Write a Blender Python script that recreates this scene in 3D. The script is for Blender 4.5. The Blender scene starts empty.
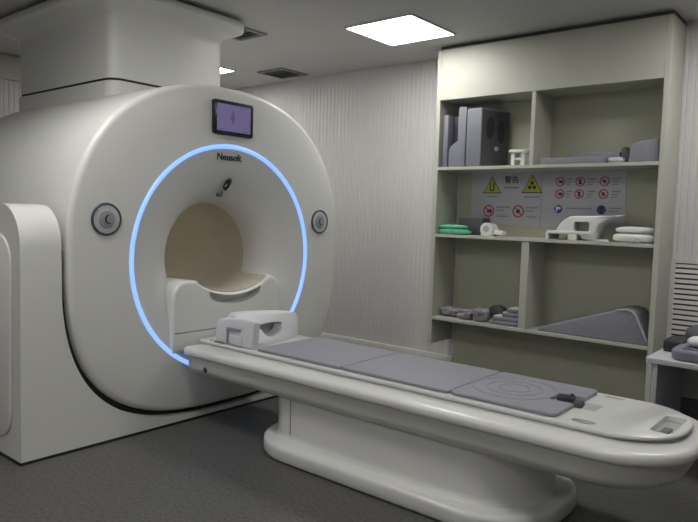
import bpy, bmesh, math, random
from mathutils import Vector, Matrix
random.seed(7)
S = bpy.context.scene
COL = S.collection
PI = math.pi

# ------------------------------------------------------------------ materials
def mat(name, color, rough=.5, coat=0, noise=0, nscale=20, bump=0, bscale=60, emit=None, estr=0, metal=0, spec=.5, sss=0):
    m = bpy.data.materials.new(name); m.use_nodes = True
    nt = m.node_tree; b = nt.nodes['Principled BSDF']
    b.inputs['Base Color'].default_value = (*color, 1)
    b.inputs['Roughness'].default_value = rough
    b.inputs['Metallic'].default_value = metal
    b.inputs['Specular IOR Level'].default_value = spec
    b.inputs['Coat Weight'].default_value = coat
    b.inputs['Coat Roughness'].default_value = .12
    tc = nt.nodes.new('ShaderNodeTexCoord')
    if noise:
        n = nt.nodes.new('ShaderNodeTexNoise'); n.inputs['Scale'].default_value = nscale; n.inputs['Detail'].default_value = 5
        r = nt.nodes.new('ShaderNodeValToRGB')
        r.color_ramp.elements[0].position = .3; r.color_ramp.elements[1].position = .7
        r.color_ramp.elements[0].color = (*[max(0, c*(1-noise)) for c in color], 1)
        r.color_ramp.elements[1].color = (*[min(1, c*(1+noise)) for c in color], 1)
        nt.links.new(tc.outputs['Object'], n.inputs['Vector']); nt.links.new(n.outputs['Fac'], r.inputs['Fac'])
        nt.links.new(r.outputs['Color'], b.inputs['Base Color'])
    if bump:
        n2 = nt.nodes.new('ShaderNodeTexNoise'); n2.inputs['Scale'].default_value = bscale; n2.inputs['Detail'].default_value = 3
        bp = nt.nodes.new('ShaderNodeBump'); bp.inputs['Strength'].default_value = bump; bp.inputs['Distance'].default_value = .004
        nt.links.new(tc.outputs['Object'], n2.inputs['Vector']); nt.links.new(n2.outputs['Fac'], bp.inputs['Height'])
        nt.links.new(bp.outputs['Normal'], b.inputs['Normal'])
    if emit:
        b.inputs['Emission Color'].default_value = (*emit, 1); b.inputs['Emission Strength'].default_value = estr
    return m

M = {}
M['shell'] = mat('moulded_white_cover', (.71,.71,.685), .40, coat=.08, noise=.015, nscale=3)
M['dish'] = mat('inner_front_cover', (.67,.668,.64), .42, noise=.015, nscale=3)
M['bore'] = mat('beige_bore_liner', (.53,.49,.405), .5, noise=.03, nscale=4)
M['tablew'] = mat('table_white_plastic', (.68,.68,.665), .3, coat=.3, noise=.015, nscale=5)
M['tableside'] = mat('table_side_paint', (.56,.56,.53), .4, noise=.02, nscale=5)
M['pad'] = mat('grey_vinyl_pad', (.27,.27,.315), .55, noise=.04, nscale=30, bump=.12, bscale=160)
M['cab'] = mat('cream_laminate', (.465,.47,.41), .5, noise=.02, nscale=6)
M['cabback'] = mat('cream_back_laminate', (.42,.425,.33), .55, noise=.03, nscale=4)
M['rib'] = mat('ribbed_wall_paint', (.60,.59,.58), .5, noise=.015, nscale=2)
M['plain'] = mat('plain_wall_paint', (.6,.59,.575), .6, noise=.02, nscale=2)
M['base'] = mat('baseboard_paint', (.66,.65,.60), .45, noise=.02, nscale=6)
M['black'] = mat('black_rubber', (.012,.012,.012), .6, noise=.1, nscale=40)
M['bezel'] = mat('black_gloss_bezel', (.012,.012,.02), .25, noise=.1, nscale=30)
M['coil'] = mat('grey_coil_plastic', (.18,.185,.225), .5, noise=.05, nscale=25)
M['coildark'] = mat('dark_coil_plastic', (.075,.078,.09), .55, noise=.08, nscale=25)
M['coilblack'] = mat('deep_grey_plastic', (.025,.025,.035), .5, noise=.1, nscale=25)
M['slateplastic'] = mat('slate_plastic', (.055,.06,.065), .5, noise=.08, nscale=25)
M['foam'] = mat('grey_foam', (.23,.23,.27), .8, noise=.08, nscale=40, bump=.25, bscale=120)
M['strap'] = mat('mottled_grey_cloth', (.22,.21,.23), .85, noise=.35, nscale=22, bump=.4, bscale=50)
M['green'] = mat('green_cloth', (.10,.42,.26), .8, noise=.15, nscale=30, bump=.3, bscale=70)
M['whitep'] = mat('white_plastic', (.72,.72,.72), .4, noise=.015, nscale=8)
M['headcoil'] = mat('head_coil_white', (.64,.65,.68), .5, coat=0, noise=.015, nscale=8)
M['slotgrey'] = mat('slot_grey', (.13,.135,.13), .6, noise=.05, nscale=20)
M['slotlight'] = mat('slot_light_grey', (.40,.41,.40), .55, noise=.04, nscale=20)
M['signboard'] = mat('sign_board', (.47,.47,.52), .5, noise=.02, nscale=8)
M['yellow'] = mat('sign_yellow', (.42,.44,.02), .5, noise=.03, nscale=20)
M['red'] = mat('sign_red', (.42,.035,.05), .5, noise=.05, nscale=20)
M['blue'] = mat('sign_blue', (.03,.07,.32), .5, noise=.05, nscale=20)
M['ink'] = mat('sign_ink', (.03,.03,.035), .6, noise=.1, nscale=20)
M['inkgrey'] = mat('sign_grey_ink', (.28,.28,.31), .6, noise=.1, nscale=20)
M['teal'] = mat('dark_teal_ring', (.045,.075,.075), .35, noise=.05, nscale=20)
M['dial'] = mat('dial_silver', (.50,.53,.54), .4, noise=.05, nscale=20)
M['dialin'] = mat('dial_centre', (.30,.29,.32), .45, noise=.1, nscale=60)
M['desk'] = mat('desk_laminate', (.52,.52,.56), .4, noise=.02, nscale=8)
M['ventdark'] = mat('vent_dark', (.09,.09,.09), .7, noise=.1, nscale=20)
M['ventslat'] = mat('vent_slat', (.24,.24,.24), .5, noise=.05, nscale=20)
M['frame'] = mat('lamp_frame', (.7,.7,.7), .4, noise=.02, nscale=10)
M['lamp'] = mat('lamp_diffuser', (.9,.9,.9), .4, emit=(1,.985,.95), estr=24, noise=.01)
M['borefill'] = mat('bore_fill_strip', (.9,.9,.9), .4, emit=(1,.95,.85), estr=5, noise=.01)
M['ring'] = mat('blue_light_ring', (.1,.2,.5), .3, emit=(.28,.48,1.0), estr=1.5, noise=.01)
M['screen'] = mat('lit_screen', (.05,.04,.08), .2, emit=(.17,.145,.31), estr=.8, noise=.01)
M['screenimg'] = mat('lit_screen_image', (.05,.04,.08), .2, emit=(.09,.07,.18), estr=.8, noise=.01)

def floor_mat():
    m = mat('dark_vinyl_floor', (.06,.06,.058), .45)
    nt = m.node_tree; b = nt.nodes['Principled BSDF']; tc = nt.nodes.new('ShaderNodeTexCoord')
    mp = nt.nodes.new('ShaderNodeMapping'); mp.inputs['Scale'].default_value = (22, 30, 1)
    n1 = nt.nodes.new('ShaderNodeTexNoise'); n1.inputs['Scale'].default_value = 2.0; n1.inputs['Detail'].default_value = 8; n1.inputs['Roughness'].default_value = .8
    r = nt.nodes.new('ShaderNodeValToRGB')
    r.color_ramp.elements[0].position = .36; r.color_ramp.elements[0].color = (.040,.039,.036,1)
    r.color_ramp.elements[1].position = .66; r.color_ramp.elements[1].color = (.150,.147,.137,1)
    nt.links.new(tc.outputs['Object'], mp.inputs['Vector']); nt.links.new(mp.outputs['Vector'], n1.inputs['Vector'])
    nt.links.new(n1.outputs['Fac'], r.inputs['Fac']); nt.links.new(r.outputs['Color'], b.inputs['Base Color'])
    bp = nt.nodes.new('ShaderNodeBump'); bp.inputs['Strength'].default_value = .25; bp.inputs['Distance'].default_value = .003
    nt.links.new(n1.outputs['Fac'], bp.inputs['Height']); nt.links.new(bp.outputs['Normal'], b.inputs['Normal'])
    return m
M['floor'] = floor_mat()

def ceil_mat():
    m = mat('ceiling_tiles', (.56,.555,.55), .65)
    nt = m.node_tree; b = nt.nodes['Principled BSDF']; tc = nt.nodes.new('ShaderNodeTexCoord')
    mp = nt.nodes.new('ShaderNodeMapping'); mp.inputs['Location'].default_value = (-.11, .0, 0)
    br = nt.nodes.new('ShaderNodeTexBrick')
    br.offset = 0; br.inputs['Scale'].default_value = 1; br.inputs['Brick Width'].default_value = .6; br.inputs['Row Height'].default_value = .6
    br.inputs['Mortar Size'].default_value = .004
    br.inputs['Color1'].default_value = (.56,.555,.55,1); br.inputs['Color2'].default_value = (.557,.552,.547,1); br.inputs['Mortar'].default_value = (.51,.505,.50,1)
    nt.links.new(tc.outputs['Object'], mp.inputs['Vector']); nt.links.new(mp.outputs['Vector'], br.inputs['Vector'])
    nt.links.new(br.outputs['Color'], b.inputs['Base Color'])
    return m
M['ceil'] = ceil_mat()

# ------------------------------------------------------------------ helpers
def world_loc(o):
    v = Vector((0,0,0))
    while o: v += o.location; o = o.parent
    return v

def obj(name, bm, m, parent=None, smooth=True, angle=40):
    """link a bmesh given in world coordinates as one mesh object"""
    if parent is not None: bmesh.ops.translate(bm, verts=bm.verts, vec=-world_loc(parent))
    bmesh.ops.recalc_face_normals(bm, faces=bm.faces)
    me = bpy.data.meshes.new(name); bm.to_mesh(me); bm.free()
    o = bpy.data.objects.new(name, me); COL.objects.link(o)
    me.materials.append(M[m] if isinstance(m, str) else m)
    if smooth:
        for p in me.polygons: p.use_smooth = True
        try: me.set_sharp_from_angle(angle=math.radians(angle))
        except Exception: pass
    if parent is not None: o.parent = parent
    return o

def tag(o, label, cat, group=None):
    o['label'] = label; o['category'] = cat
    if group: o['group'] = group
    return o
def thing(name, loc, label, cat, group=None):
    o = bpy.data.objects.new(name, None); COL.objects.link(o); o.location = loc; o.empty_display_size = .05
    return tag(o, label, cat, group)
def struct(o): o['kind'] = 'structure'; return o

def merge(*bms):
    out = bms[0]
    for b in bms[1:]:
        me = bpy.data.meshes.new('t'); b.to_mesh(me); b.free(); out.from_mesh(me); bpy.data.meshes.remove(me)
    return out

def box(x0,x1,y0,y1,z0,z1, r=0, seg=3):
    bm = bmesh.new()
    bmesh.ops.create_cube(bm, size=1)
    for v in bm.verts:
        v.co = Vector((x0+(v.co.x+.5)*(x1-x0), y0+(v.co.y+.5)*(y1-y0), z0+(v.co.z+.5)*(z1-z0)))
    if r: bmesh.ops.bevel(bm, geom=bm.edges[:], offset=r, segments=seg, profile=.5, affect='EDGES')
    return bm

def prism(pts, axis, a0, a1, r=0, seg=3, both=True):
    """extrude a polygon; axis z: pts (x,y); axis y: pts (x,z); axis x: pts (y,z)"""
    bm = bmesh.new()
    def P(p, a): return {'z': (p[0],p[1],a), 'y': (p[0],a,p[1]), 'x': (a,p[0],p[1])}[axis]
    lo = [bm.verts.new(P(p,a0)) for p in pts]; hi = [bm.verts.new(P(p,a1)) for p in pts]
    f0 = bm.faces.new(lo); f1 = bm.faces.new(hi[::-1]); n = len(pts)
    for i in range(n): bm.faces.new((lo[i], lo[(i+1)%n], hi[(i+1)%n], hi[i]))
    bmesh.ops.recalc_face_normals(bm, faces=bm.faces)
    if r:
        es = set(f1.edges)
        if both: es |= set(f0.edges)
        bmesh.ops.bevel(bm, geom=list(es), offset=r, segments=seg, profile=.5, affect='EDGES')
    return bm

def rrect(x0,x1,y0,y1, r, n=8):
    """rounded rectangle outline; r a number or (r at x0y0, x1y0, x1y1, x0y1)"""
    rs = (r,)*4 if not isinstance(r,(tuple,list)) else r
    pts = []
    for (cx,cy,a,rr) in ((x0+rs[0],y0+rs[0],PI,rs[0]),(x1-rs[1],y0+rs[1],1.5*PI,rs[1]),(x1-rs[2],y1-rs[2],0,rs[2]),(x0+rs[3],y1-rs[3],.5*PI,rs[3])):
        if rr <= 1e-6: pts.append((cx,cy)); continue
        for k in range(n+1):
            t = a + .5*PI*k/n; pts.append((cx+rr*math.cos(t), cy+rr*math.sin(t)))
    return pts

def loft(loops, close=True, cap0=False, cap1=False):
    bm = bmesh.new(); R = [[bm.verts.new(p) for p in L] for L in loops]; n = len(R[0])
    for a, b in zip(R, R[1:]):
        for i in range(n if close else n-1):
            bm.faces.new((a[i], a[(i+1)%n], b[(i+1)%n], b[i]))
    if cap0: bm.faces.new(R[0])
    if cap1: bm.faces.new(R[-1])
    return bm

def cyl(c, axis, r, h, n=32, r2=None, bev=0):
    """cylinder from base centre c along axis vector"""
    ax = Vector(axis).normalized(); u = ax.orthogonal().normalized(); w = ax.cross(u); c = Vector(c)
    r2 = r if r2 is None else r2
    L = []
    prof = [(r,0),(r2,h)] if not bev else [(r,0)]+[(r2-bev+bev*math.cos(t), h-bev+bev*math.sin(t)) for t in (0,.4,.8,1.2,PI/2)]
    for rr, hh in prof:
        L.append([c+ax*hh+(u*math.cos(2*PI*k/n)+w*math.sin(2*PI*k/n))*rr for k in range(n)])
    return loft(L, True, True, True)

def torus(c, axis, R, r, n=96, m=12):
    ax = Vector(axis).normalized(); u = ax.orthogonal().normalized(); w = ax.cross(u); c = Vector(c)
    bm = bmesh.new(); V = []
    for i in range(n):
        d = u*math.cos(2*PI*i/n)+w*math.sin(2*PI*i/n)
        V.append([bm.verts.new(c+d*(R+r*math.cos(2*PI*j/m))+ax*r*math.sin(2*PI*j/m)) for j in range(m)])
    for i in range(n):
        for j in range(m):
            bm.faces.new((V[i][j], V[(i+1)%n][j], V[(i+1)%n][(j+1)%m], V[i][(j+1)%m]))
    return bm

def rot(bm, ang, axis, c):
    bmesh.ops.rotate(bm, verts=bm.verts, cent=c, matrix=Matrix.Rotation(ang,3,axis)); return bm

def cut(o, cutters):
    """boolean difference, applied"""
    for bm in cutters:
        bmesh.ops.recalc_face_normals(bm, faces=bm.faces)
        bmesh.ops.translate(bm, verts=bm.verts, vec=-world_loc(o))
        me = bpy.data.meshes.new('c'); bm.to_mesh(me); bm.free()
        c = bpy.data.objects.new('c', me); COL.objects.link(c); c.location = world_loc(o)
        md = o.modifiers.new('b','BOOLEAN'); md.object = c; md.operation = 'DIFFERENCE'; md.solver = 'EXACT'
        dg = bpy.context.evaluated_depsgraph_get(); dg.update()
        new = bpy.data.meshes.new_from_object(o.evaluated_get(dg))
        o.modifiers.clear(); old = o.data; o.data = new; bpy.data.meshes.remove(old)
        bpy.data.objects.remove(c); bpy.data.meshes.remove(me)
    for p in o.data.polygons: p.use_smooth = True
    o.data.set_sharp_from_angle(angle=math.radians(35))
    return o

def blob(c, size, seed=0, amp=.12, nu=20, nv=12, power=2.6):
    """soft lumpy cushion: super-ellipsoid with noise"""
    from mathutils import noise
    c = Vector(c); bm = bmesh.new()
    bmesh.ops.create_uvsphere(bm, u_segments=nu, v_segments=nv, radius=1)
    for v in bm.verts:
        p = v.co.copy(); m_ = (abs(p.x)**power+abs(p.y)**power+abs(p.z)**power)**(1/power)
        p /= m_
        d = 1+amp*noise.noise(p*1.9+Vector((seed*3.1,seed*1.7,seed)))
        v.co = c+Vector((p.x*size[0]*d, p.y*size[1]*d, p.z*size[2]*(d if p.z>0 else 1)))
    return bm

def text(name, body, size, m, parent, loc, basis, extrude=.001, font=None):
    """lettering as a mesh; basis = (right, up) vectors"""
    cu = bpy.data.curves.new(name,'FONT'); cu.body = body; cu.size = size; cu.align_x = 'CENTER'; cu.align_y = 'CENTER'; cu.extrude = extrude
    cu.resolution_u = 3; cu.offset = size*.012
    t = bpy.data.objects.new('t', cu); COL.objects.link(t)
    dg = bpy.context.evaluated_depsgraph_get(); dg.update()
    me = bpy.data.meshes.new_from_object(t.evaluated_get(dg)); bpy.data.objects.remove(t); bpy.data.curves.remove(cu)
    r, u = Vector(basis[0]), Vector(basis[1]); n = r.cross(u); base = Vector(loc)-world_loc(parent)
    for v in me.vertices: v.co = base + r*v.co.x + u*v.co.y + n*v.co.z
    o = bpy.data.objects.new(name, me); COL.objects.link(o); me.materials.clear(); me.materials.append(M[m]); o.parent = parent
    return o

# ------------------------------------------------------------------ room shell
CZ = 2.567; YW = 4.765; XL = -6.13; XR = 2.2; YF = -2.2
struct(obj('floor', box(XL-.1,XR+.1,YF-.1,YW+.1,-.1,0), 'floor', smooth=False))
struct(obj('ceiling', box(XL-.1,XR+.1,YF-.1,YW+.1,CZ,CZ+.1), 'ceil', smooth=False))

def ribbed(a0, a1, fixed, sign, pitch, axis):
    """wall panel of shallow vertical ribs; axis 'x' runs along x at y=fixed facing -y, 'y' runs along y at x=fixed facing +x"""
    prof = []; a = a0; g = .0045
    while a < a1:
        w = min(pitch, a1-a)
        prof += [(a, g), (a+w*.18, 0), (a+w*.82, 0), (a+w*.999, g)]
        a += pitch
    bm = bmesh.new(); lo = []; hi = []
    for p, d in prof:
        co = (p, fixed+d*sign) if axis=='x' else (fixed+d*sign, p)
        lo.append(bm.verts.new((*co,0))); hi.append(bm.verts.new((*co,CZ)))
    for i in range(len(prof)-1): bm.faces.new((lo[i],lo[i+1],hi[i+1],hi[i]))
    # thickness behind
    back = fixed+.1*sign
    pts = [(a0,back),(a1,back)] if axis=='x' else [(back,a0),(back,a1)]
    b = [bm.verts.new((*pts[0],0)), bm.verts.new((*pts[1],0)), bm.verts.new((*pts[1],CZ)), bm.verts.new((*pts[0],CZ))]
    bm.faces.new(b); bm.faces.new((lo[0],hi[0],b[3],b[0])); bm.faces.new((lo[-1],hi[-1],b[2],b[1]))
    return bm
struct(obj('wall_back', ribbed(XL,XR,YW,1,.045,'x'), 'rib', smooth=False))
struct(obj('wall_left', ribbed(YF,YW,XL,-1,.045,'y'), 'rib', smooth=False))
struct(obj('wall_right', box(XR,XR+.1,YF,YW,0,CZ), 'plain', smooth=False))
struct(obj('wall_front', box(XL,XR,YF-.1,YF,0,CZ), 'plain', smooth=False))
struct(obj('baseboard_back', box(XL,-2.752,YW-.022,YW,0,.082,.004,2), 'base'))
struct(obj('trim_1', box(XL,XL+.03,YF,YW,2.345,2.552,.003,1), 'cab'))

# ------------------------------------------------------------------ ceiling lights and vents
def ceiling_light(x, y, label, z=CZ):
    t = thing('ceiling_light', (x,y,z), label, 'ceiling light', 'square ceiling light panels')
    h = .288
    fr = merge(box(x-h,x+h,y-h,y-h+.012,z-.012,z), box(x-h,x+h,y+h-.012,y+h,z-.012,z), box(x-h,x-h+.012,y-h+.012,y+h-.012,z-.012,z), box(x+h-.012,x+h,y-h+.012,y+h-.012,z-.012,z))
    obj('frame', fr, 'frame', t, smooth=False)
    obj('diffuser', box(x-h+.012,x+h-.012,y-h+.012,y+h-.012,z-.009,z-.001), 'lamp', t, smooth=False)
    return t
ceiling_light(-2.79, 3.9, 'bright square white light panel in the ceiling left of the shelving unit')
ceiling_light(-5.13, 3.85, 'lit ceiling panel mostly hidden behind the scanner column, only a corner showing')
OUT = 'lit ceiling panel over the near side of the room, outside the picture'
for x, y in ((-.46,3.9),(-.46,1.5),(-2.79,1.2),(-.46,-.9),(-2.79,-.9)): ceiling_light(x, y, OUT)

def ceiling_vent(x, y, s, label):
    t = thing('ceiling_vent', (x,y,CZ), label, 'ceiling vent', 'grey ceiling air vents')
    z = CZ
    fr = merge(box(x-s,x+s,y-s,y-s+.03,z-.014,z), box(x-s,x+s,y+s-.03,y+s,z-.014,z), box(x-s,x-s+.03,y-s+.03,y+s-.03,z-.014,z), box(x+s-.03,x+s,y-s+.03,y+s-.03,z-.014,z))
    obj('frame', fr, 'ventslat', t, smooth=False)
    obj('backing', box(x-s+.03,x+s-.03,y-s+.03,y+s-.03,z-.004,z-.001), 'ventdark', t, smooth=False)
    n = 5
    for k in range(n):
        yy = y-s+.03+(2*s-.06)*(k+.5)/n
        obj('slat', rot(box(x-s+.03,x+s-.03,yy-.016,yy+.016,z-.012,z-.010), .3,'X',(x,yy,z-.011)), 'ventslat', t, smooth=False)
    return t
ceiling_vent(-3.82, 3.28, .15, 'small square ceiling vent close beside the scanner column top')
ceiling_vent(-4.55, 4.46, .17, 'square ceiling vent near the ribbed back wall behind the scanner')

# ------------------------------------------------------------------ MRI scanner
GX = -3.10; GY = 2.62; RC = .955; RR = .672
scan = thing('mri_scanner', (-3.9, GY, 0), 'large white ring shaped medical scanner with blue light ring and square column to the ceiling', 'scanner')
NP = 160
def outline(a, bt, bb, zc, k=0):
    pts = []
    for i in range(NP):
        t = 2*PI*i/NP; c, s = math.cos(t), math.sin(t)
        n = 2.35 if s > 0 else 3.0
        w = min(1, abs(s)/.25); n = 2.7*(1-w)+n*w
        b = bt if s > 0 else bb
        # polar super-ellipse
        rr = ((abs(c)/(a if c < 0 else a*.98))**n + (abs(s)/b)**n)**(-1/n)
        pts.append((GY+rr*c, zc+rr*s))
    return pts
ZC = 1.02
def loop(d, x):
    """outline inset by d at depth x"""
    return [(x, y, z) for y, z in outline(1.02-d, .957-d, .953-d, ZC)]
def circ(r, x): return [(x, GY+r*math.cos(2*PI*i/NP), RC+r*math.sin(2*PI*i/NP)) for i in range(NP)]
rf = .032
loops = [circ(.312,-4.90), circ(.33,-4.975), loop(.30,-4.98), loop(.12,-4.97), loop(.03,-4.92), loop(0,-4.82), loop(0,-4.2), loop(0,GX-rf)]
for k in range(1,7):
    t = .5*PI*k/6; loops.append(loop(rf*(1-math.cos(t)), GX-rf+rf*math.sin(t)))
body = loft(loops + [loop(.16,GX+.004)] + [circ(RR+.016, GX+.006), circ(RR+.013, GX-.012)])
obj('housing', body, 'shell', scan, angle=55)

def dish_x(r):
    t = max(0, min(1, (RR-r)/(RR-.335)))
    return GX-.004-.25*(1-(1-t**2.1)**(1/2.1))
L = [circ(RR+.013, GX-.010), circ(RR-.012, GX-.010), circ(RR-.013, GX-.002)]
for k in range(1, 19):
    r = RR-.013-(RR-.013-.335)*math.sin(.5*PI*k/18); L.append(circ(r, dish_x(r)))
obj('front_cover', loft(L), 'dish', scan, angle=60)
L = [circ(.335, dish_x(.335)), circ(.330, GX-.29), circ(.324, GX-.36), circ(.312, GX-.6), circ(.312, -4.9)]
obj('bore_tunnel', loft(L), 'bore', scan, angle=60)
obj('bore_fill_strip', box(-4.6,GX-.45,GY-.02,GY+.02,RC+.298,RC+.306,.002,1), 'borefill', scan)  # unseen glowing strip added to brighten the bore interior
obj('light_ring', torus((GX+.001,GY,RC), (1,0,0), RR, .0125, 160, 10), 'ring', scan)

# docking block below the bore, its top hollowed for the curved tray, a scooped pocket below the tray edge
def arc_z(y, drop=0): 
    q = (y-2.645)/.285
    return .832-.088*max(0,1-q*q)**.8-drop
pts = [(2.20,.42),(3.04,.42)]
rr = .10
for k in range(9):
    t = .5*PI*k/8; pts.append((3.04-rr+rr*math.cos(t), .835-rr+rr*math.sin(t)))
for k in range(21):
    y = 2.928-.566*k/20; pts.append((y, arc_z(y)))
for k in range(9):
    t = .5*PI*(1+k/8); pts.append((2.20+rr+rr*math.cos(t), .835-rr+rr*math.sin(t)))
blk = obj('docking_block', prism(pts, 'x', -3.42, GX+.022, .020, 4, both=False), 'shell', scan, angle=50)
pk = [(2.455+.41*k/12, arc_z(2.455+.41*k/12,.016)) for k in range(13)]
pk += [(2.66+.205*math.cos(PI*k/14), .755-.078*math.sin(PI*k/14)**.85) for k in range(1,14)]
cut(blk, [prism(pk, 'x', GX-.055, GX+.1)])
tl = [(2.362+.566*k/20) for k in range(21)]
obj('bore_tray', prism([(y,arc_z(y)+.0065) for y in tl]+[(y,arc_z(y)+.001) for y in tl[::-1]], 'x', -4.8, GX+.004), 'bore', scan)
obj('table_slot', box(GX+.018,GX+.0235,2.215,2.62,.533,.541), 'inkgrey', scan, smooth=False)

# base saddle
def base_bm():
    r = .20; top = 1.245; y0, y1 = 1.375, 2*GY-1.375; fx = GX-.012
    def fxz(z):
        if z <= top-r: return fx
        d = z-(top-r); return fx-(r-math.sqrt(max(0,r*r-d*d)))
    inner, outer = [], []
    zs = [top-r+r*math.sin(.5*PI*(1-k/10)) for k in range(11)]
    yi = 1.573
    for z in zs: inner.append((yi,z)); outer.append((y0,z))
    o2 = outline(1.050,.985,.982,ZC)
    low = [p for p in o2 if p[1] < ZC-.01]
    low.sort(key=lambda p: p[0])
    low = [p for p in low if p[0] > 1.575 and (p[0] < GY or p[1] < .24)]
    y1 = 3.42; n = len(low)
    for i, p in enumerate(low):
        inner.append(p); f = i/(n-1)
        if p[0] < GY and p[1] > .55: outer.append((y0, min(p[1], top-r)))
        elif p[0] > GY and p[1] > .18: outer.append((y1, p[1]))
        else: outer.append((max(y0,min(y1,y0+(p[0]-1.70)/(3.50-1.70)*(y1-y0))), 0))
    fr_i = [(fxz(z),y,z) for y,z in inner]; fr_o = [(fxz(z),y,z) for y,z in outer]
    bk = -4.85
    return loft([[(bk,y,z) for y,z in inner], fr_i, fr_o, [(bk,y,z) for y,z in outer]], close=False), fxz
bm, fxz = base_bm()
# close both shoulder tops / backs
obj('base_saddle', bm, 'shell', scan, angle=35)
obj('floor_gap_shade', merge(box(GX-.03,GX-.006,1.369,3.42,.0005,.013), box(-4.85,GX-.03,1.369,1.40,.0005,.013)), 'black', scan, smooth=False)  # black strips standing in for the gap shadow under the base
# side inset panel on the base
obj('side_panel', merge(prism(rrect(-4.65,-3.195,.10,1.10,.14), 'y', 1.362, 1.376, .010, 2)), 'shell', scan)
# dark liner in the gap between ring housing and base (lower half only)
o1 = sorted([p for p in outline(1.005,.945,.94,ZC) if p[1] < ZC+.02], key=lambda p:p[0]); o2 = sorted([p for p in outline(1.055,.99,.99,ZC) if p[1] < ZC+.02], key=lambda p:p[0])
obj('gap_gasket', loft([[(GX-.055,y,z) for y,z in o1],[(GX-.055,y,z) for y,z in o2]], close=False), 'black', scan)

# column to the ceiling
cx0, cx1, cy0, cy1 = -5.02, -3.735, 2.205, 3.085
obj('column_collar', prism(rrect(cx0-.01,cx1+.012,cy0-.012,cy1+.012,.09), 'z', 1.80, 2.026, .008, 2), 'shell', scan)
obj('column_gasket', prism(rrect(cx0+.005,cx1-.002,cy0+.002,cy1-.002,.08), 'z', 2.02, 2.045), 'black', scan)
# shaft flaring to the crown
def plan(o, z, r): return [(x,y,z) for x,y in rrect(cx0-o,cx1+o,cy0-o*.75,cy1+o*.42,r,10)]
sh = [plan(0,2.042,.075), plan(0,2.40,.075)]
for k in range(1,9):
    t = k/8; sh.append(plan(.185*(1-math.cos(t*1.25))/(1-math.cos(1.25)), 2.40+.085*math.sin(t*PI/2), .075+.11*t))
sh += [plan(.215,2.492,.20), plan(.222,2.500,.205), plan(.222,2.532,.205), plan(.214,2.539,.20)]
obj('column', loft(sh, cap0=True, cap1=True), 'shell', scan, angle=50)
obj('column_neck', prism(rrect(cx0-.12,cx1+.12,cy0-.09,cy1+.09,.15), 'z', 2.538, CZ+.001), 'black', scan)

# display screen
sc = obj('display_bezel', prism(rrect(2.468,2.775,1.692,1.893,.016), 'x', GX-.004, GX+.022, .004, 2), 'bezel', scan)
obj('display_screen', box(GX+.0225,GX+.0235,2.492,2.75,1.714,1.872), 'screen', sc, smooth=False)
obj('screen_image', prism([(2.61+.012*math.cos(t*PI/6)*(1+.3*(t%3==0)), 1.80+.040*math.sin(t*PI/6)) for t in range(12)], 'x', GX+.0236, GX+.0241), 'screenimg', sc, smooth=False)
for q in ((2.50,2.55,1.722,1.726),(2.68,2.74,1.722,1.728),(2.66,2.72,1.86,1.864)): obj('screen_menu', box(GX+.0236,GX+.0241,*q), 'screenimg', sc, smooth=False)
# lettering and microphone on the cover
lx = dish_x(.605)
text('wordmark', 'Neusoft', .058, 'ink', scan, (lx+.004, 2.61, 1.562), ((0,1,0),(0,0,1)), .002)
mx = dish_x(.46)
mb = blob((0,0,0),(.018,.018,.046),1,0,16,12,2.2)
bmesh.ops.rotate(mb, verts=mb.verts, cent=(0,0,0), matrix=Matrix.Rotation(-.62,3,'X'))
bmesh.ops.translate(mb, verts=mb.verts, vec=(mx+.022,2.622,1.402))
mic = obj('microphone', mb, 'bezel', scan)
fb = merge(blob((dish_x(.40)+.010,2.608,1.336),(.012,.024,.012),2,0,16,10,2.2), cyl((mx-.004,2.606,1.364),(.1,-.2,-.8),.007,.03,12))
obj('microphone_foot', fb, 'slotgrey', mic)
# control dials
def dial(y, z):
    x = GX+.004
    d = obj('control_dial', merge(torus((x+.004,y,z),(1,0,0),.078,.0068,64,10)), 'teal', scan)
    obj('dial_plate', cyl((x-.008,y,z),(1,0,0),.074,.016,48,bev=.004), 'dial', d)
    obj('dial_centre', cyl((x+.006,y,z),(1,0,0),.046,.006,40,bev=.003), 'dialin', d)
    arc = []
    n = 14; pr = []
    for k in range(n+1):
        t = PI*.55+1.1*PI*k/n; pr.append((y+.010+.024*math.cos(t), z+.024*math.sin(t)))
    for k in range(n,-1,-1):
        t = PI*.55+1.1*PI*k/n; pr.append((y+.012+.017*math.cos(t), z+.019*math.sin(t)))
    obj('dial_symbol', prism(pr,'x',x+.011,x+.0135), 'ink', d, smooth=False)
dial(1.80,1.180); dial(3.425,1.185)

# ------------------------------------------------------------------ patient table
tab = thing('patient_table', (-1.8,2.62,0), 'long white patient table on a pedestal reaching into the scanner ring', 'patient table')
TY = 2.62
# plinth
pl = []
for z, o in ((0,.02),(.008,.006),(.02,0),(.062,0),(.071,.002),(.078,.008),(.082,.017),(.084,.03),(.085,.07)):
    pl.append([(x,y,z) for x,y in rrect(-2.555+o,-.955-o,2.245+o,2.995-o,(.31-o),14)])
obj('plinth', loft(pl, cap0=True, cap1=True), 'tablew', tab, angle=50)
pd = []
for z, o in ((.085,-.012),(.10,-.002),(.12,0),(.32,0)):
    pd.append([(x,y,z) for x,y in rrect(-2.475+o,-1.03-o,2.325+o,2.915-o,(.22-o,.27-o,.27-o,.22-o),14)])
ped = obj('pedestal', loft(pd, cap0=True, cap1=True), 'tablew', tab, angle=50)
obj('pedestal_seam', box(-2.262,-2.258,2.3215,2.33,.125,.306), 'inkgrey', ped, smooth=False)
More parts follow.
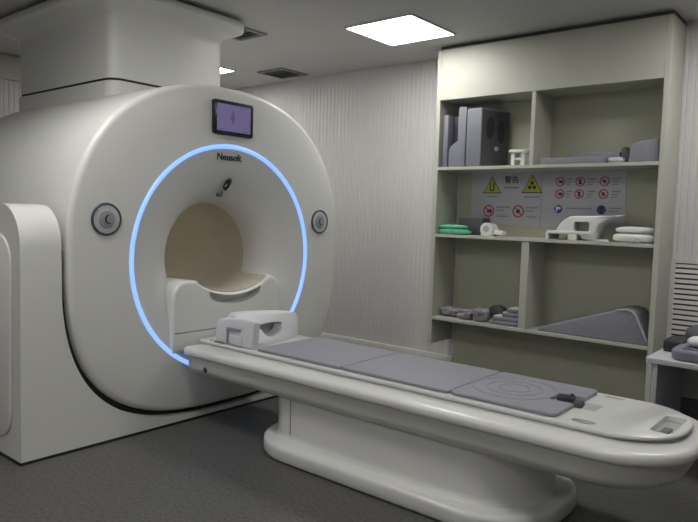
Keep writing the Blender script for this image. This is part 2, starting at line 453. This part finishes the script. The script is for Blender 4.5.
# body (below the lip)
bd = []
RB = (.03,.27,.27,.03)
for z, o in ((.307,.05),(.312,.032),(.335,.006),(.355,0),(.425,-.004)):
    bd.append([(x,y,z) for x,y in rrect(-3.045+o*.6,-.505-o*1.5,2.272+o,2.968-o,tuple(max(.01,r-o) for r in RB),14)])
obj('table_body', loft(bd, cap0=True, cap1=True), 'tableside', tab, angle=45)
obj('side_bolt', cyl((-2.875,2.274,.356),(0,-1,0),.016,.006,20,bev=.002), 'coilblack', tab)
# rim
RR4 = (.035,.30,.30,.035)
rm = []
for z, o in ((.416,.018),(.418,.006),(.422,0),(.428,-.004),(.445,-.004),(.453,-.001),(.459,.006),(.4625,.016),(.464,.03),(.469,.10),(.470,.13)):
    rm.append([(x,y,z) for x,y in rrect(-3.06+o*.5,-.462-o,2.250+o,2.990-o,tuple(max(.012,r-o) for r in RR4),16)])
rimo = obj('table_rim', loft(rm, cap0=True, cap1=True), 'tablew', tab, angle=50)
# sliding tabletop
BP = rrect(-3.05,-.512,2.355,2.885,(.02,.235,.235,.02),16)
bd = [[(x,y,z) for x,y in rrect(-3.05+o,-.512-o*1.0-e,2.355+o,2.885-o,(.02,.235-o*.5,.235-o*.5,.02),16)] for z,o,e in ((.455,.02,.03),(.476,.012,.02),(.481,.002,.004),(.486,0,0),(.492,.001,0),(.496,.006,0))]
top = obj('tabletop', loft(bd, cap0=True, cap1=True), 'tablew', tab, angle=40)
slot = rrect(-.622,-.545,2.49,2.735,.02,5)
grip = [(-.832+.045*math.cos(2*PI*k/24), 2.418+.026*math.sin(2*PI*k/24)) for k in range(24)]
grip2 = [(-.853+.045*math.cos(2*PI*k/24), 2.842+.018*math.sin(2*PI*k/24)) for k in range(24)]
sock = rrect(-1.02,-.845,2.575,2.685,.008,3)
cut(top, [prism(slot,'z',.47,.6), prism(grip,'z',.482,.6), prism(grip2,'z',.484,.6), prism(sock,'z',.480,.6)])
obj('handle_slot', prism(rrect(-.63,-.537,2.482,2.743,.02,5),'z',.466,.474), 'slotlight', top)
obj('slot_latch', merge(cyl((-.595,2.53,.473),(0,0,1),.016,.010,20), box(-.60,-.57,2.55,2.62,.473,.482,.003,2)), 'slotgrey', top)
obj('grip_recess', prism([(-.832+(x+.832)*1.0,y) for x,y in grip],'z',.4815,.4835), 'slotgrey', top, smooth=False)
obj('grip_recess', prism(grip2,'z',.4835,.4855), 'slotlight', top, smooth=False)
obj('socket_plate', prism(rrect(-.905,-.847,2.577,2.683,.006,3),'z',.479,.4835), 'slotlight', top, smooth=False)
for k in range(3): obj('button', cyl((-2.965+.035*k,2.385,.4955),(0,0,1),.008,.003,14), 'slotgrey', top)

# grey pads on the tabletop
PZ0, PZ1 = .4965, .512
def pad(x0,x1,y0,y1,label,r=.012,name='table_pad'):
    o = obj(name, prism(rrect(x0,x1,y0,y1,r,4),'z',PZ0,PZ1,.005,3), 'pad')
    return tag(o,label,'pad','grey table pads')
pad(-2.575,-1.985,2.375,2.868,'grey vinyl table pad beside the white head coil')
pad(-1.980,-1.392,2.375,2.868,'middle grey vinyl pad on the patient table')
# last pad has a cut-out for the connector and pressed rings
pts = rrect(-1.386,-.925,2.375,2.868,.03,4)
p3 = obj('table_pad', prism(pts,'z',PZ0,PZ1,.005,3), 'pad')
cut(p3, [prism(rrect(-1.03,-.80,2.570,2.690,.01,3),'z',.4,.6)])
tag(p3,'grey vinyl pad with pressed rings and a black plug at its end','pad','grey table pads')
for r_ in (.175,.115,.065):
    obj('pressed_ring', torus((-1.205,2.62,PZ1-.0005),(0,0,1),r_,.0035,64,8), 'pad', p3)

# black plug in the socket
pg = thing('cable_plug', (-.96,2.63,.4805), 'black connector plug lying in the socket at the end of the last grey pad', 'plug')
obj('plug_body', rot(box(-1.015,-.945,2.603,2.655,.4815,.525,.012,3),.15,'Z',(-.98,2.63,.5)), 'coilblack', pg)
obj('plug_tail', rot(box(-.948,-.910,2.607,2.660,.4840,.510,.008,3),.1,'Z',(-.93,2.63,.5)), 'coildark', pg)
obj('plug_grip', torus((-.953,2.622,.515),(1,0,.2),.017,.006,20,8), 'coilblack', pg)

# ------------------------------------------------------------------ head coil on the table
hc = thing('head_coil', (-2.76,2.62,.4965), 'white head coil cradle with an oval neck opening at the scanner end of the table', 'head coil')
Z0 = .4968
def hc_loop(y, k=1.0, sh=0):
    t = (y-2.38)/.47
    xb = -2.622-.095*t-sh; xt = -2.800+.075*t-sh*.5; zt = Z0+(.186-.030*t-.03*(2*t-1)**4*.5-Z0*0)*k; xk = -2.885+sh*.6
    return [(xk,y,Z0),(xb,y,Z0),(xb-.001,y,Z0+.018*k),(xb+(xt-xb)*.22,y,Z0+(zt-Z0)*.28),(xb+(xt-xb)*.86,y,Z0+(zt-Z0)*.90),(xt-.006,y,zt-.004*k),(xt-.025,y,zt),(xt-.045,y,zt-.006),(xk,y,zt-.05*k)]
shell = obj('coil_shell', loft([hc_loop(2.40,.90,.012), hc_loop(2.408,.96,.004), hc_loop(2.42)]+[hc_loop(2.42+.04*q) for q in range(1,11)]+[hc_loop(2.842,.97,.003), hc_loop(2.85,.92,.010)], cap0=True, cap1=True), 'headcoil', hc, angle=45)
op = []
for k in range(28):
    t = 2*PI*k/28; c_, s_ = math.cos(t), math.sin(t)
    op.append((2.612+.100*math.copysign(abs(c_)**.7,c_)*(1 if s_>0 else .85), .588+(.018 if s_>0 else .062)*math.copysign(abs(s_)**.8,s_)))
cut(shell, [prism(op,'x',-2.79,-2.4)])
obj('neck_opening', prism([(2.612+(y-2.612)*.98,.580+(z-.580)*.98) for y,z in op],'x',-2.792,-2.784), 'slotlight', hc, smooth=False)
sw = [(-2.925,Z0),(-2.615,Z0),(-2.605,.55),(-2.600,.64),(-2.612,.652),(-2.70,.652),(-2.85,.640),(-2.895,.630),(-2.915,.59)]
obj('side_wall', prism(sw,'y',2.374,2.425,.010,3), 'headcoil', hc)
obj('clamp_frame', merge(box(-2.815,-2.802,2.362,2.3735,Z0+.01,.595,.003,2), box(-2.801,-2.70,2.362,2.3735,.582,.597,.003,2)), 'dialin', hc)
obj('clamp_block', box(-2.785,-2.69,2.364,2.3735,.503,.555,.004,2), 'headcoil', hc)
obj('foot_recess', prism([(-2.875+.045*math.cos(2*PI*k/20),2.366+.007*math.sin(2*PI*k/20)) for k in range(20)],'z',Z0,.503), 'slotgrey', hc)

# ------------------------------------------------------------------ shelving unit
cab = thing('shelving_unit', (-1.95,4.6,0), 'tall cream shelving unit built against the ribbed wall, open shelves and closed header', 'shelving unit')
CX0, CX1, CY0, CY1 = -2.805, -1.112, 4.435, 4.758
TOP = 2.535; ZB = 2.150
Z1, Z2, Z3 = 1.633, 1.110, .452
def part(name, b, m='cab', **k): return obj(name, b, m, cab, **k)
part('back_panel', box(-2.747,CX1,CY1-.008,CY1,0.002,TOP), 'cabback', smooth=False)
part('side_panel', box(CX0,CX0+.035,CY0,CY1-.003,.232,TOP,.002,1))
part('side_panel', box(CX1-.035,CX1,CY0,CY1-.009,.002,TOP,.002,1))
part('header_panel', box(CX0+.0355,CX1-.0355,CY0,CY0+.02,ZB,TOP,.002,1))
part('header_bottom', box(CX0+.0355,CX1-.0355,CY0+.021,CY1-.009,ZB,ZB+.018), smooth=False)
part('top_panel', box(CX0+.0355,CX1-.0355,CY0+.021,CY1-.009,TOP-.02,TOP), smooth=False)
for z in (Z1,Z2,Z3): part('shelf', box(CX0+.0355,CX1-.0355,CY0,CY1-.009,z-.024,z,.002,1))
part('divider', box(-2.015,-1.985,CY0+.004,CY1-.009,Z1+.0005,ZB-.0005,.002,1))
part('divider', box(-2.040,-1.985,CY0+.004,CY1-.009,Z3+.0005,Z2-.0245,.002,1))
part('top_gap_strip', box(CX0+.01,CX1-.005,CY0+.03,CY1-.02,TOP+.0005,CZ-.002), 'ventdark', smooth=False)

# ------------------------------------------------------------------ warning signs on the back panel
YB = CY1-.008
def sign(x0,x1,z0,z1,label):
    o = thing('safety_sign', ((x0+x1)/2,YB,(z0+z1)/2), label, 'sign', 'safety signs behind the shelf')
    obj('sign_board', box(x0,x1,YB-.004,YB-.0005,z0,z1), 'signboard', o, smooth=False)
    return o
s1 = sign(-2.635,-2.045,1.20,1.612,'pale safety sign with two yellow warning triangles and two red circles')
s2 = sign(-2.035,-1.43,1.20,1.606,'pale safety sign with six small red prohibition circles and two blue circles')
F0 = YB-.0042
def tri_sign(x, z, h, parent, kind):
    w = h*.60
    def tri(s): return [(x-w*s,z-h*.42*s),(x+w*s,z-h*.42*s),(x,z+h*.58*s+0)]
    t = obj('warning_triangle', prism(tri(1.0),'y',F0-.001,F0), 'ink', parent, smooth=False)
    obj('triangle_face', prism(tri(.88),'y',F0-.002,F0-.001), 'yellow', t, smooth=False)
    if kind == 0:
        b = merge(box(x-.020,x-.011,F0-.003,F0-.002,z-.03,z+.03), box(x+.011,x+.020,F0-.003,F0-.002,z-.03,z+.03), box(x-.020,x+.020,F0-.0031,F0-.002,z-.038,z-.029))
    else:
        b = merge(*[prism([(x+.022*math.sin(a)+.014*math.cos(2*PI*k/12), z-.005+.022*math.cos(a)+.014*math.sin(2*PI*k/12)) for k in range(12)],'y',F0-.003,F0-.002) for a in (0,2.1,4.2)])
    obj('pictogram', b, 'ink', t, smooth=False)
def ring_sign(x, z, r, parent, kind, colour='red'):
    if colour == 'blue':
        t = obj('mandatory_circle', prism([(x+r*math.cos(2*PI*k/28), z+r*math.sin(2*PI*k/28)) for k in range(28)],'y',F0-.001,F0), 'blue', parent, smooth=False)
        if kind == 0: b = merge(box(x-.018,x-.008,F0-.002,F0-.001,z-.02,z+.02), box(x-.008,x+.016,F0-.002,F0-.001,z-.002,z+.016)); m = 'whitep'
        else: b = prism([(x-.016,z-.03),(x+.016,z-.03),(x+.01,z+.0),(x+.016,z+.02),(x,z+.032),(x-.016,z+.02),(x-.01,z)],'y',F0-.002,F0-.001); m = 'ink'
        obj('pictogram', b, m, t, smooth=False); return
    t = obj('prohibition_circle', prism([(x+r*math.cos(2*PI*k/28), z+r*math.sin(2*PI*k/28)) for k in range(28)],'y',F0-.001,F0), 'red', parent, smooth=False)
    obj('circle_face', prism([(x+r*.78*math.cos(2*PI*k/28), z+r*.78*math.sin(2*PI*k/28)) for k in range(28)],'y',F0-.002,F0-.001), 'signboard', t, smooth=False)
    forms = [box(x-.3*r,x+.6*r,F0-.003,F0-.002,z-.3*r,z+.25*r), box(x-.25*r,x+.25*r,F0-.003,F0-.002,z-.55*r,z+.5*r), cyl((x,F0-.002,z),(0,-1,0),.35*r,.001,14)]
    obj('pictogram', forms[kind], 'ink', t, smooth=False)
    obj('slash', rot(box(x-.8*r,x+.8*r,F0-.0042,F0-.0032,z-.09*r,z+.09*r),.8,'Y',(x,F0,z)), 'red', t, smooth=False)
tri_sign(-2.452,1.500,.135,s1,0); tri_sign(-2.118,1.505,.142,s1,1)
ring_sign(-2.474,1.305,.047,s1,0); ring_sign(-2.222,1.305,.048,s1,2)
text('sign_title', '警告', .060, 'ink', s1, (-2.288,YB-.0048,1.545), ((1,0,0),(0,0,1)), .0006)
def lines(parent, rows):
    [obj('text_line', box(a,b,F0-.0008,F0,z-h/2,z+h/2), 'inkgrey', parent, smooth=False) for a,b,z,h in rows]
lines(s1, [(-2.345,-2.225,1.488,.016),(-2.49,-2.41,1.418,.012),(-2.18,-2.055,1.416,.013),(-2.41,-2.29,1.335,.013),(-2.41,-2.34,1.31,.011),(-2.405,-2.30,1.265,.010),
           (-2.16,-2.06,1.335,.013),(-2.16,-2.09,1.31,.011),(-2.155,-2.07,1.265,.010)])
k = 0
for x, z in ((-1.900,1.530),(-1.752,1.530),(-1.578,1.530),(-1.900,1.440),(-1.755,1.440),(-1.582,1.440)):
    ring_sign(x,z,.035,s2,k%3); k += 1
ring_sign(-1.905,1.328,.031,s2,0,'blue'); ring_sign(-1.590,1.328,.032,s2,1,'blue')
rows = []
for x in (-1.852,-1.70,-1.527):
    for z in (1.53,1.44):
        w = .045 if x < -1.8 else .062
        rows += [(x,x+w,z+.018,.011),(x,x+w*.7,z-.003,.009),(x,x+w*.6,z-.022,.009)]
rows += [(-1.85,-1.66,1.335,.011),(-1.54,-1.45,1.34,.010),(-1.54,-1.47,1.318,.009)]
lines(s2, rows)

# ------------------------------------------------------------------ things on the shelves
def E(name, loc, label, cat, group=None): return thing(name, loc, label, cat, group)
# top shelf, left bay
zt = Z1+.001
tag(obj('coil_slab', box(-2.742,-2.700,4.452,4.70,zt,2.035,.006,2), 'coil'), 'thin upright grey slab at the left end of the top shelf', 'coil')
cl = E('stepped_coil', (-2.61,4.58,zt), 'grey stepped coil shaped like a letter L standing on the top shelf', 'coil')
obj('coil_frame', prism([(-2.690,zt),(-2.543,zt),(-2.543,2.088),(-2.607,2.092),(-2.615,2.07),(-2.615,1.835),(-2.675,1.795),(-2.690,1.77)],'y',4.455,4.69,.008,3), 'coil', cl)
obj('gap_shade', box(-2.688,-2.616,4.52,4.70,1.80,2.03,.006,2), 'coilblack', cl)  # dark block painted in for the shadow between slab and coil
bc = E('body_coil_box', (-2.43,4.58,zt), 'tall grey box coil with two dark oval holes on the top shelf', 'coil')
def bxp(d): return [(-2.533-d,4.452-d),(-2.413+d,4.452-d),(-2.315+d,4.712+d),(-2.455-d,4.712+d)]
bb = prism(bxp(0),'z',zt,2.072,.010,3); bb0 = obj('coil_shell', bb, 'coil', bc)
sx, sy = Vector((-2.413,4.452)), Vector((-2.315,4.712)); dv = (sy-sx); nv = Vector((dv.y,-dv.x)).normalized()
def facepanel(): 
    a = sx+dv*.03+nv*.001; b = sx+dv*.985+nv*.001
    bm = bmesh.new()
    L2 = [[(p.x+nv.x*o,p.y+nv.y*o,z) for p,z in ((a,zt+.01),(b,zt+.01),(b,2.055),(a,2.055))] for o in (0,.004)]
    bm.free(); return loft(L2, cap0=True, cap1=True)
obj('side_face', facepanel(), 'coildark', bc, smooth=False)
for f, zc, rz in ((.30,1.925,.085),(.70,1.905,.085)):
    c = sx+dv*f; u = dv.normalized()
    L2 = [[(c.x+u.x*.038*math.cos(2*PI*k/24)+nv.x*o, c.y+u.y*.038*math.cos(2*PI*k/24)+nv.y*o, zc+rz*math.sin(2*PI*k/24)) for k in range(24)] for o in (.004,.0075)]
    obj('oval_hole', loft(L2, cap0=True, cap1=True), 'coilblack', bc, smooth=False)
c = sx+dv*.55
obj('round_mark', loft([[(c.x+u.x*.022*math.cos(2*PI*k/12)+nv.x*o, c.y+u.y*.022*math.cos(2*PI*k/12)+nv.y*o, 1.775+.018*math.sin(2*PI*k/12)) for k in range(12)] for o in (.004,.007)],cap0=True,cap1=True), 'dial', bc, smooth=False)
st = E('small_coil_stand', (-2.16,4.60,zt), 'small white stool shaped coil between the grey box coil and the divider', 'coil')
obj('top_plate', prism(rrect(-2.235,-2.085,4.54,4.66,.03,5),'z',1.735,1.758,.006,3), 'whitep', st)
obj('leg', box(-2.215,-2.185,4.56,4.64,zt,1.736,.004,2), 'whitep', st)
obj('leg', box(-2.135,-2.105,4.56,4.64,zt,1.736,.004,2), 'whitep', st)
obj('cross_bar', box(-2.186,-2.134,4.57,4.63,1.68,1.70,.004,2), 'whitep', st)
# top shelf, right bay
tag(obj('foam_pad', prism(rrect(-1.945,-1.50,4.462,4.60,.012,3),'z',zt,zt+.044,.006,3), 'foam'), 'long flat grey foam pad along the shelf edge right of the divider', 'foam pad', 'foam pads on the top shelf')
tag(obj('foam_pad', prism(rrect(-1.80,-1.44,4.606,4.735,.012,3),'z',zt,zt+.088,.010,3), 'foam'), 'thicker grey foam pad behind the long flat pad on the top shelf', 'foam pad', 'foam pads on the top shelf')
tag(obj('foam_wedge', prism([(-1.432,zt),(-1.360,zt),(-1.375,zt+.05),(-1.405,zt+.118),(-1.432,zt+.110)],'y',4.60,4.70,.004,2) , 'coildark'), 'small dark grey wedge leaning between foam pads and the grey box on the top shelf', 'foam wedge')
tag(obj('folded_cloth', blob((-1.435,4.52,zt+.0215),(.058,.045,.021),3,.1), 'dial'), 'small pale folded cloth on the top shelf before the dark wedge', 'cloth')
tag(obj('foam_block', prism([(-1.345,zt),(-1.152,zt),(-1.152,zt+.150),(-1.312,zt+.132),(-1.335,zt+.10)],'y',4.465,4.70,.012,3), 'foam'), 'grey foam block with a sloped end at the right end of the top shelf', 'foam block')
# second shelf
z2 = Z2+.001
gr = E('folded_gown', (-2.61,4.51,z2), 'folded bright green cloth at the left end of the sign shelf', 'cloth')
obj('lower_fold', blob((-2.632,4.505,z2+.022),(.134,.056,.0225),5,.08,28,10,4), 'green', gr)
obj('upper_fold', blob((-2.645,4.505,z2+.058),(.118,.050,.0175),6,.10,28,10,3.5), 'green', gr)
tag(obj('accessory_box', prism(rrect(-2.655,-2.440,4.585,4.72,.01,3),'z',z2,z2+.132,.006,2), 'slateplastic'), 'dark grey accessory box behind the green cloth', 'box')
wc = E('wrist_coil', (-2.33,4.53,z2), 'small white coil with a short arm right of the green cloth', 'coil')
obj('coil_drum', merge(cyl((-2.345,4.47,z2+.050),(0,1,0),.050,.10,28,bev=.008), box(-2.395,-2.295,4.48,4.56,z2,z2+.03,.005,2)), 'whitep', wc)
obj('arm', prism([(-2.294,z2+.012),(-2.215,z2+.012),(-2.215,z2+.035),(-2.294,z2+.05)],'y',4.49,4.55,.004,2), 'whitep', wc)
obj('drum_hole', cyl((-2.345,4.4695,z2+.055),(0,-1,0),.024,.002,20), 'slotlight', wc)
# white neck coil
nk = E('neck_coil', (-1.64,4.55,z2), 'big white moulded neck coil with a swept flap, below the blue sign circles', 'coil')
obj('base', merge(box(-1.875,-1.855,4.46,4.66,z2,z2+.05,.004,2), box(-1.87,-1.56,4.46,4.66,z2+.040,z2+.062,.006,2), box(-1.715,-1.655,4.46,4.66,z2,z2+.042,.004,2), box(-1.60,-1.45,4.50,4.66,z2,z2+.012,.003,2)), 'whitep', nk)
ar = []
def arc_pts():
    up = []; dn = []
    for k in range(13):
        t = k/12
        x = -1.815+.40*t
        z = z2+.056+.108*(1-(1-min(1,t/.32))**2.2)+ (.010*t)
        up.append((x,z))
    return up
up = arc_pts()
fl = up+[(-1.355,up[-1][1]+.004),(-1.40,up[-1][1]-.012),(-1.455,z2+.150),(-1.515,z2+.105),(-1.535,z2+.05),(-1.54,z2+.01),(-1.62,z2+.01),(-1.66,z2+.055)]
hood = obj('hood', prism(fl,'y',4.475,4.645,.012,3), 'whitep', nk)
cut(hood,[prism(rrect(-1.680,-1.575,z2+.062,z2+.128,.015,4),'y',4.3,4.56)])
obj('window', prism(rrect(-1.678,-1.577,z2+.064,z2+.126,.012,4),'y',4.552,4.556), 'slotlight', nk, smooth=False)
fo = E('folded_blanket', (-1.28,4.53,z2), 'folded cream white blanket at the right end of the sign shelf', 'blanket')
obj('lower_layer', blob((-1.290,4.53,z2+.031),(.135,.066,.0315),8,.06,30,12,3.4), 'whitep', fo)
obj('upper_layer', blob((-1.285,4.53,z2+.083),(.124,.062,.0225),9,.08,30,12,3.2), 'whitep', fo)
obj('notch_patch', box(-1.265,-1.235,4.452,4.462,z2+.003,z2+.03,.002,1), 'slotlight', fo)  # dark notch between the folds, drawn as a grey patch
# third shelf, left bay
z3 = Z3+.001
for i, (x, y, a, b, h, lab) in enumerate(((-2.680,4.58,.082,.066,.036,'wide mottled grey bag at the left end of the low shelf'),
        (-2.512,4.525,.062,.060,.038,'mottled grey bag in the middle of the low shelf row of bags'),
        (-2.375,4.505,.060,.048,.050,'crumpled pale grey bag slumped between the mottled bags and the tray stack'))):
    tag(obj('sandbag', blob((x,y,z3+h),(a,b,h),11+i,.30,40,22,3.2), 'strap'), lab, 'sandbag', 'grey bags on the low shelf')
tag(obj('strap_roll', blob((-2.310,4.665,z3+.060),(.075,.045,.060),17,.2), 'coildark'), 'dark rolled strap behind the pale cloth bag on the low shelf', 'strap')
for i, (dx, h, lab) in enumerate(((0,.03,'bottom grey tray of the stack against the low shelf divider'),(.01,.03,'second lowest grey tray of the stack against the low shelf divider'),
        (.02,.03,'second from top grey tray of the stack against the low shelf divider'),(.06,.03,'narrow topmost grey tray of the stack against the low shelf divider'))):
    zz = z3+i*.034
    t = E('plastic_tray', (-2.14,4.55,zz), lab, 'tray', 'grey trays stacked on the low shelf')
    obj('tray_body', prism(rrect(-2.27+dx*1.6 if i<2 else -2.20+dx,-2.046,4.455,4.58,.01,3),'z',zz,zz+.024,.004,2), 'coil', t)
    obj('tray_rim', prism(rrect(-2.265+dx*1.6 if i<2 else -2.195+dx,-2.051,4.46,4.575,.01,3),'z',zz+.0242,zz+.033,.001,1), 'dial', t)
# third shelf, right bay: long wedge
wd = E('positioning_wedge', (-1.55,4.55,z3), 'large grey triangular positioning wedge on the low shelf, right of the divider', 'wedge')
obj('wedge_body', prism([(-1.895,z3),(-1.150,z3),(-1.150,z3+.025),(-1.227,z3+.185),(-1.254,z3+.212),(-1.292,z3+.220),(-1.352,z3+.213),(-1.895,z3+.022)],'y',4.448,4.74,.010,3), 'foam', wd)
obj('edge_piping', merge(*[box(0,0,0,0,0,0) for _ in range(0)]) if False else prism([(-1.150,z3+.028),(-1.227,z3+.190),(-1.254,z3+.217),(-1.292,z3+.225),(-1.352,z3+.218),(-1.352,z3+.210),(-1.292,z3+.217),(-1.260,z3+.209),(-1.234,z3+.184),(-1.160,z3+.026)],'y',4.442,4.450), 'dial', wd)

# ------------------------------------------------------------------ louvre on the wall
lv = thing('wall_louvre', (-.80,YW,.70), 'white slatted wall louvre above the side desk', 'louvre')
lx0, lx1, lz0, lz1 = -1.085, -.45, .40, .985
obj('frame', merge(box(lx0,lx1,YW-.016,YW,lz1,lz1+.03), box(lx0,lx1,YW-.016,YW,lz0-.03,lz0), box(lx0-.03,lx0,YW-.016,YW,lz0-.03,lz1+.03), box(lx1,lx1+.03,YW-.016,YW,lz0-.03,lz1+.03)), 'plain', lv, smooth=False)
obj('backing', box(lx0,lx1,YW-.004,YW-.002,lz0,lz1), 'ventdark', lv, smooth=False)
n = 17
for k in range(n):
    z = lz0+(lz1-lz0)*(k+.5)/n
    obj('slat', rot(box(lx0,lx1,YW-.012,YW-.009,z-.0115,z+.0115),-.25,'X',(0,YW-.010,z)), 'plain', lv, smooth=False)

# ------------------------------------------------------------------ side desk with array coil
DZ = .552; DX = -.928; DY = 3.56
dk = thing('side_desk', (-.45,3.85,0), 'low pale grey desk behind the foot of the patient table', 'desk')
obj('desk_top', prism(rrect(DX,.15,DY,4.25,(.02,.02,.02,.02),4),'z',DZ-.028,DZ,.004,2), 'desk', dk)
obj('leg_panel', box(DX+.03,DX+.055,DY+.03,4.22,0.001,DZ-.0285,.002,1), 'desk', dk)
obj('leg_panel', box(.09,.115,DY+.03,4.22,0.001,DZ-.0285,.002,1), 'desk', dk)
obj('modesty_panel', box(DX+.056,.089,4.15,4.17,.24,DZ-.0285,.002,1), 'slotlight', dk)
obj('under_desk_dark', box(DX+.056,.089,4.15,4.17,.002,.239), 'ventdark', dk, smooth=False)  # dark sheet added to darken the space under the desk
ac = thing('array_coil', (-.62,3.85,DZ), 'grey slotted flexible array coil lying on the side desk', 'coil')
pv = rrect(-.825,-.30,3.585,3.93,.07,5)
ab = obj('coil_mat', prism(pv,'z',DZ+.001,DZ+.056,.016,3), 'coil', ac)
cut(ab,[prism(rrect(-.775,-.36,3.625+.075*j,3.662+.075*j,.014,3),'z',DZ+.022,DZ+.2) for j in range(4)])
obj('raised_lobe', blob((-.715,4.03,DZ+.068),(.135,.085,.066),21,.15,28,16,2.6), 'coildark', ac)
obj('cable_boss', box(-.905,-.80,3.80,3.99,DZ+.001,DZ+.066,.012,3), 'coilblack', ac)
obj('coil_hood', rot(prism(rrect(-.78,-.36,3.99,4.15,.03,4),'z',DZ+.115,DZ+.150,.010,3),-.10,'Y',(-.6,4.05,DZ+.13)), 'coil', ac)
tag(obj('cloth_roll', blob((-.725,3.745,DZ+.0845),(.048,.045,.028),25,.08,20,12,2.2), 'whitep'), 'small white rolled cloth resting on the grey array coil', 'cloth')

# ------------------------------------------------------------------ camera
f, p, yaw, H, roll = 654.64241, .0699333303, .687808964, 1.23730069, .0297067765
fw = Vector((-math.sin(yaw)*math.cos(p), math.cos(yaw)*math.cos(p), -math.sin(p)))
r = Vector((math.cos(yaw), math.sin(yaw), 0)); u = r.cross(fw)
r2 = r*math.cos(roll)+u*math.sin(roll); u2 = -r*math.sin(roll)+u*math.cos(roll)
cam = bpy.data.cameras.new('camera'); co = bpy.data.objects.new('camera', cam); COL.objects.link(co)
cam.sensor_fit = 'HORIZONTAL'; cam.sensor_width = 36; cam.lens = 36*f/698; cam.clip_start = .05
mw = Matrix((( r2.x,u2.x,-fw.x,0),(r2.y,u2.y,-fw.y,0),(r2.z,u2.z,-fw.z,H),(0,0,0,1)))
co.matrix_world = mw
S.camera = co

# ------------------------------------------------------------------ world and view
w = bpy.data.worlds.new('world'); S.world = w; w.use_nodes = True
w.node_tree.nodes['Background'].inputs['Color'].default_value = (.5,.5,.5,1); w.node_tree.nodes['Background'].inputs['Strength'].default_value = .0
S.view_settings.view_transform = 'Standard'; S.view_settings.look = 'None'; S.view_settings.gamma = 1; S.view_settings.use_curve_mapping = False
S.view_settings.exposure = -.44
